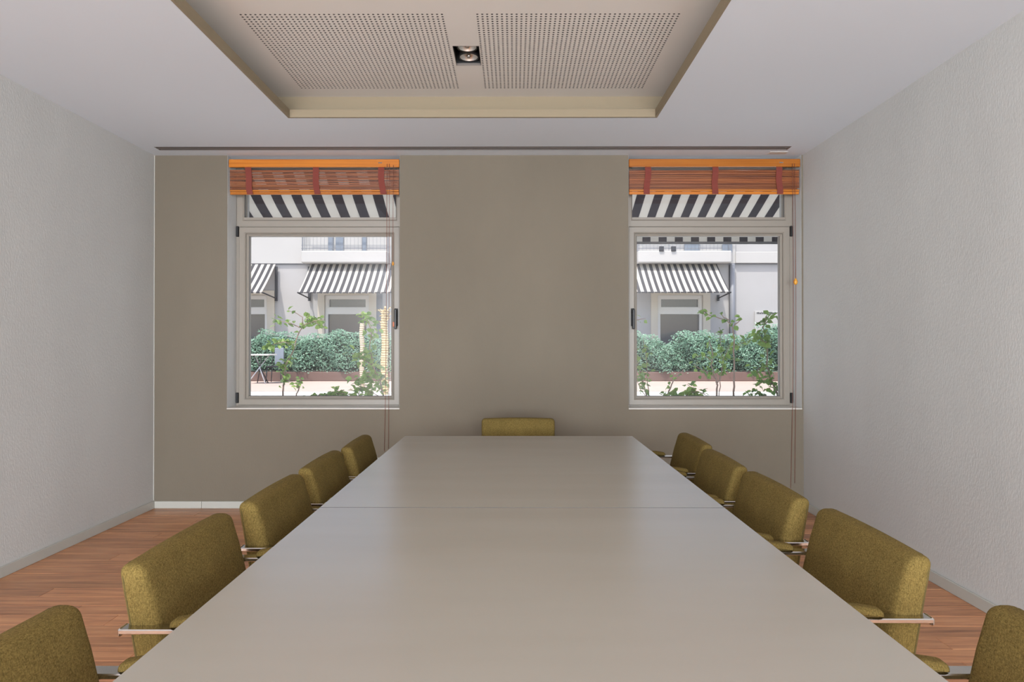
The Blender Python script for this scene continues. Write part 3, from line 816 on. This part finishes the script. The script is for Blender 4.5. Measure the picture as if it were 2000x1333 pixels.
awning('striped awning over the far window with cream pillar, seen through the left window', P(607), P(778), D - .05, zt, 18.85, zf_, 0.03, 0.182, 1, G2, 0.012)
awning('striped awning over the far window, seen through the right window', P(1216), P(1399), D - .05, zt, 18.75, zf_, 0.03, 0.182, 1, G2, 0.012, phase=0.5)
G3 = 'striped awnings just outside our own windows'
awning('striped awning directly outside the left window, no valance in view', -3.05, -0.45, YO, 2.775, 6.22, 2.463, 0.12, 0.180, 0, G3, 0.0, arms=False, phase=0.22, dark=srgb(96, 92, 96), arm_mat=m_xwhite)
awning('striped awning directly outside the right window, its straight valance hanging in view', 0.45, 3.05, YO, 3.10, 7.04, 2.488, 0.145, 0.170, 0, G3, 0.0, arms=False, phase=0.35, dark=srgb(96, 92, 96), arm_mat=m_xwhite)

# hedge with its low planter wall
put('planter', MB().cbox(-9.5, 9.5, 17.95, 18.6, GZ, 0.55, 0.01), m_soil, label='low brown planter wall under the far hedge', cat='planter')
hd = empty('hedge', (0, 18.25, 0.55), label='dense bluish green leafy hedge in front of the far building', cat='hedge')
rh = random.Random(11)
def htop(X):
    px = 1004 + X * F / 18.1
    base = 650 + 5 * math.sin(px * 0.045) + 3 * math.sin(px * 0.13 + 1)
    if 1282 < px < 1322: base += 16 * math.sin((px - 1282) / 40 * math.pi)
    if px < 500: base += 8
    if px > 1480: base -= 14
    return CAMZ + (673 - base) * 18.1 / F
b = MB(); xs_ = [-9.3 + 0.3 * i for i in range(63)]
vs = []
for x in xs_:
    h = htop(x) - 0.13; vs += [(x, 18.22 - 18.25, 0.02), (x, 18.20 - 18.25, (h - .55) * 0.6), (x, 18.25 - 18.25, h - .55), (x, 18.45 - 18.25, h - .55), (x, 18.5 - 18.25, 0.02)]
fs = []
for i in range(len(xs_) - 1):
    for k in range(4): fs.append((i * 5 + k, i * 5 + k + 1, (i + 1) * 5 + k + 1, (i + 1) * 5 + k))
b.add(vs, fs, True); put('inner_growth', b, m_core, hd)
vs = []; fs = []
for k in range(42000):
    X = rh.uniform(-9.3, 9.3); 
    if -2.4 < X < 2.4 and rh.random() < 0.7: continue
    ht = htop(X); u = rh.random() ** 0.8; z = 0.50 + (ht - 0.50) * u
    bulge = 0.08 * math.sin(X * 5.1 + z * 4) + 0.06 * math.sin(X * 11 + z * 7)
    y = 17.93 + bulge + rh.uniform(0, 0.18) + (0.5 * rh.random() if u > 0.88 else 0)
    if z < 0.66 and rh.random() < 0.5: continue
    s = rh.uniform(0.035, 0.065); a = rh.uniform(0, 6.28); el = rh.uniform(-0.6, 1.0)
    d = Vector((math.cos(a) * math.cos(el), math.sin(a) * math.cos(el), math.sin(el))); n_ = Vector((rh.uniform(-.7, .7), -rh.uniform(0.2, 1), rh.uniform(0, 1))).normalized()
    w = d.cross(n_).normalized() * s * 0.33; c = Vector((X, y - 18.25, z - .55)); q = len(vs)
    vs += [c - d * s * .5, c + w, c + d * s * .5, c - w]; fs.append((q, q + 1, q + 2, q + 3))
b = MB(); b.add(vs, fs); put('foliage', b, m_hedge, hd, kind='stuff')

# garden table and chair by the hedge
gt = empty('garden_table', (P(507, 16.9), 16.9, GZ), label='small white topped garden table with splayed legs by the hedge', cat='table')
put('tabletop', MB().cbox(-0.38, 0.33, -0.30, 0.30, 0.715, 0.745, 0.006), m_xframe, gt)
for (dx, dy, m_) in ((-0.24, -0.2, m_steelpale), (0.22, -0.2, m_steelpale), (-0.14, 0.2, m_iron), (0.14, 0.2, m_iron)):
    put('leg', MB().tube([(dx, dy, 0), (dx * 0.12, dy * .2, 0.36), (-dx * 0.75, -dy * .8, 0.715)], 0.013, 6), m_, gt)
gc = empty('garden_chair', (P(537, 17.35), 17.42, GZ), label='dark slim garden chair with grey blue back beside the small white table', cat='chair')
put('seat', MB().cbox(-0.20, 0.20, -0.2, 0.2, 0.40, 0.43, 0.006), m_iron, gc)
put('backrest', MB().cbox(-0.10, 0.14, 0.17, 0.20, 0.47, 0.90, 0.008), m_blue, gc)
for sx in (-1, 1):
    for sy in (-1, 1): put('leg', MB().tube([(sx * 0.20, sy * 0.2, 0), (sx * .17, sy * 0.17, 0.40)], 0.012, 6), m_iron, gc)
    put('back_post', MB().tube([(sx * 0.17, 0.17, 0.42), (sx * .12, 0.19, 0.9)], 0.010, 6), m_iron, gc)

# ringed posts added in place of two reflections in the left window glass
def reflection(px, d, r, ytop, label, c1, c2, cap):
    M = Mat('ringed_reflection', c1, 0.8); w = M.node('ShaderNodeTexWave', wave_type='BANDS', bands_direction='Z'); w.inputs['Scale'].default_value = 6.5; w.inputs['Distortion'].default_value = 1.5
    M.l.new(M.coord(), w.inputs['Vector']); M.color(M.ramp(w.outputs['Fac'], [(0.25, c2), (0.6, c1)])); M.bump(w.outputs['Fac'], 0.6, 0.02)
    t = empty('reflection_post', (P(px, d), d, GZ), label=label, cat='reflection')
    H = Z(ytop, d) - GZ; pts = []; rs = []; n = 44
    for k in range(n + 1): pts.append((0.01 * math.sin(k * .3), 0, H * k / n)); rs.append(r * (1 + 0.07 * (k % 2)) * (1.1 - 0.1 * k / n))
    put('stem', MB().tube(pts, rs, 12), M.m, t)
    if cap:
        for k in range(16):
            a = random.uniform(0, 6.28); l = random.uniform(0.12, 0.22); z = H - random.uniform(0, 0.35)
            b = MB(); d0 = Vector((math.cos(a), math.sin(a), 0)); s = d0.cross(Vector((0, 0, 1))) * 0.02; c = Vector((0, 0, z)) + d0 * r * .8
            m1 = c + d0 * l * .5 + Vector((0, 0, l * .5)); e1 = c + d0 * l + Vector((0, 0, l * .3))
            b.add([c - s, c + s, m1 + s, m1 - s, e1], [(0, 1, 2, 3), (3, 2, 4)]); put('reflection_fringe', b, M.m, t)
reflection(751, 13.2, 0.063, 606, 'ochre ringed post standing in for a glass reflection beside the right edge of the left window', srgb(196, 176, 130), srgb(142, 116, 74), True)
reflection(707, 15.5, 0.052, 632, 'pale beige ringed post standing in for a glass reflection, left window view', srgb(206, 192, 166), srgb(168, 154, 132), False)

# shrubs close to the windows: stems and single leaves
leaf_meshes = []
for q in range(4):
    L = 1.0; wd = (0.34, 0.28, 0.38, 0.31)[q]; fold = 0.10; b = MB()
    vs = [(0, 0, 0), (0.25, wd * .8, fold), (0.6, wd, fold * .8), (1.0, 0, -0.12), (0.6, -wd, fold * .8), (0.25, -wd * .8, fold), (0.3, 0, 0.0), (0.65, 0, -0.02)]
    b.add(vs, [(0, 6, 1), (1, 6, 7, 2), (2, 7, 3), (0, 5, 6), (5, 4, 7, 6), (4, 3, 7)])
    me = b.mesh('leaf'); me.materials.append(m_leaf); leaf_meshes.append(me)
def shrub(d, stems, label, leafy, size=0.055, seed=1, spread=8):
    """stems: polylines in picture coordinates turned into metres at depth d; leafy: (stem index, from, to, count)"""
    r_ = random.Random(seed); root3 = at(stems[0][0][0], stems[0][0][1], d)
    t = empty('leafy_shrub', (root3.x, d, GZ), label=label, cat='shrub'); o = Vector((root3.x, d, GZ)); P3 = []
    for i, st in enumerate(stems):
        dd = r_.uniform(-0.12, 0.12); pts = []
        if i == 0 or st[0][1] >= 770:
            g = at(st[0][0], st[0][1], d); pts.append(Vector((g.x + r_.uniform(-.03, .03), d + dd * .3, GZ)))
        for k, (px, py) in enumerate(st):
            q = at(px, py, d); q.y += dd * (k / len(st)); pts.append(q)
        fine = []
        for k in range(len(pts) - 1):
            for m in range(3): fine.append(pts[k].lerp(pts[k + 1], m / 3) + Vector((r_.uniform(-.006, .006), r_.uniform(-.01, .01), 0)))
        fine.append(pts[-1]); P3.append(fine)
        r0 = 0.011 if i == 0 else 0.006
        put('stem', MB().tube([p_ - o for p_ in fine], [r0 * (1 - 0.7 * k / len(fine)) for k in range(len(fine))], 6), m_bark, t)
    for (si, a, c, n) in leafy:
        fine = P3[si]
        for k in range(int(n * 1.6)):
            u = a + (c - a) * r_.random(); q = u * (len(fine) - 1); i0 = int(min(len(fine) - 2, q)); pnt = fine[i0].lerp(fine[i0 + 1], q - i0)
            off = Vector((r_.gauss(0, 1), r_.gauss(0, 1.2), r_.gauss(0, 1))) * spread * d / F * 0.5
            ob = bpy.data.objects.new('leaf', r_.choice(leaf_meshes)); COL.objects.link(ob); ob.parent = t
            ob.location = pnt + off - o; s = size * r_.uniform(0.85, 1.4); ob.scale = (s, s, s)
            ob.rotation_euler = (r_.uniform(-1.2, 1.2), r_.uniform(-1.0, 0.9), r_.uniform(0, 6.28))
shrub(6.9, [[(552, 776), (553, 745), (556, 715), (572, 680), (580, 648), (590, 634), (603, 622)],
            [(585, 640), (570, 634), (552, 629), (530, 625)], [(590, 634), (590, 620), (578, 611), (562, 607)], [(590, 636), (612, 628), (627, 640)],
            [(574, 675), (556, 668), (540, 672), (520, 680)], [(600, 626), (604, 614)], [(612, 628), (632, 624)]],
      'slender crooked shrub with sparse leaves in the middle of the left window',
      [(0, 0.25, 0.5, 42), (0, 0.8, 1, 14), (1, 0.9, 1, 6), (1, 0, 0.9, 5), (2, 0.3, 1, 3), (3, 0.3, 1, 12), (4, 0, 1, 26), (5, 0, 1, 4), (6, 0.4, 1, 4)], seed=2)
shrub(6.6, [[(748, 776), (742, 745), (728, 715), (722, 680), (724, 645), (715, 622), (702, 610)], [(742, 745), (752, 735), (762, 715)], [(728, 730), (710, 742), (690, 750)],
            [(728, 715), (705, 700), (690, 690)], [(745, 776), (720, 765), (695, 772)], [(700, 776), (705, 755), (712, 735)]],
      'bushy green shrub at the right side of the left window',
      [(0, 0.2, 0.96, 70), (1, 0, 1, 12), (2, 0, 1, 26), (3, 0, 1, 24), (4, 0.2, 1, 26), (5, 0.2, 1, 18)], 0.056, 5, 13)
shrub(6.3, [[(640, 778), (638, 772), (655, 768), (672, 771)], [(640, 778), (625, 772), (600, 776)], [(660, 778), (665, 768), (690, 770)]],
      'low leafy shrub tips along the bottom of the left window', [(0, 0.5, 1, 20), (1, 0.3, 1, 12), (2, 0.3, 1, 16)], 0.055, 8, 6)
shrub(7.2, [[(578, 776), (584, 758), (586, 742)], [(584, 758), (576, 748)]], 'thin short stemmed sapling left of centre in the left window', [(0, 0.7, 1, 7), (1, 0.3, 1, 5)], 0.045, 9)
shrub(6.8, [[(1263, 776), (1256, 745), (1246, 712), (1241, 690)], [(1267, 776), (1264, 735), (1262, 700), (1256, 660)], [(1241, 626), (1252, 624), (1262, 622)], [(1262, 776), (1250, 760), (1240, 740)]],
      'two stemmed shrub at the left edge of the right window', [(0, 0.4, 1, 22), (1, 0.4, 0.9, 14), (2, 0.5, 1, 2), (3, 0.3, 1, 16)], 0.05, 12, 8)
shrub(7.0, [[(1302, 776), (1308, 758), (1318, 738), (1332, 722)], [(1302, 776), (1284, 768)]], 'small bare twiggy sapling in the right window, third plant from its left', [(0, 0.4, 1, 5), (1, 0.3, 1, 5)], 0.045, 13)
shrub(6.9, [[(1400, 776), (1399, 752), (1396, 735), (1386, 712), (1388, 690), (1380, 665)], [(1400, 752), (1408, 725), (1412, 700), (1424, 672)], [(1397, 740), (1385, 728), (1370, 722), (1356, 712)],
            [(1404, 776), (1406, 745), (1411, 712), (1406, 690), (1404, 640)], [(1388, 705), (1375, 692), (1362, 700)], [(1424, 690), (1440, 675), (1462, 668)]],
      'pale many branched shrub in the middle of the right window', [(0, 0.5, 1, 16), (1, 0.4, 1, 14), (2, 0.2, 1, 10), (3, 0.5, 1, 26), (4, 0.2, 1, 5), (5, 0.3, 1, 10)], 0.05, 14, 9)
shrub(6.7, [[(1432, 776), (1434, 745), (1434, 700), (1436, 660), (1433, 636), (1424, 626), (1402, 619), (1378, 611)], [(1434, 636), (1444, 628), (1450, 624)], [(1378, 611), (1366, 606)], [(1424, 626), (1415, 620), (1412, 612)]],
      'tallest single stemmed sapling in the right window, bending left at its top', [(0, 0.9, 1, 8), (1, 0.8, 1, 3), (2, 0.5, 1, 3), (0, 0.3, 0.8, 12), (3, 0.5, 1, 2)], 0.05, 15, 5)
shrub(6.5, [[(1520, 776), (1508, 750), (1496, 715), (1498, 672), (1488, 640), (1494, 618)], [(1508, 750), (1490, 745), (1478, 752)], [(1496, 715), (1480, 722), (1470, 740)], [(1500, 776), (1485, 768), (1465, 772)], [(1498, 672), (1478, 658), (1462, 665)], [(1488, 640), (1505, 625), (1514, 612)]],
      'leafy shrub at the right edge of the right window', [(0, 0.1, 1, 46), (1, 0, 1, 14), (2, 0, 1, 14), (3, 0.3, 1, 14), (4, 0, 1, 18), (5, 0.5, 1, 5)], 0.058, 16, 11)
shrub(6.3, [[(1340, 778), (1342, 770), (1360, 765), (1378, 771)], [(1330, 778), (1315, 768), (1296, 772)], [(1350, 778), (1354, 760), (1345, 752)]],
      'low leafy shrub tips along the bottom of the right window', [(0, 0.4, 1, 26), (1, 0.3, 1, 18), (2, 0.4, 1, 10)], 0.055, 17, 6)
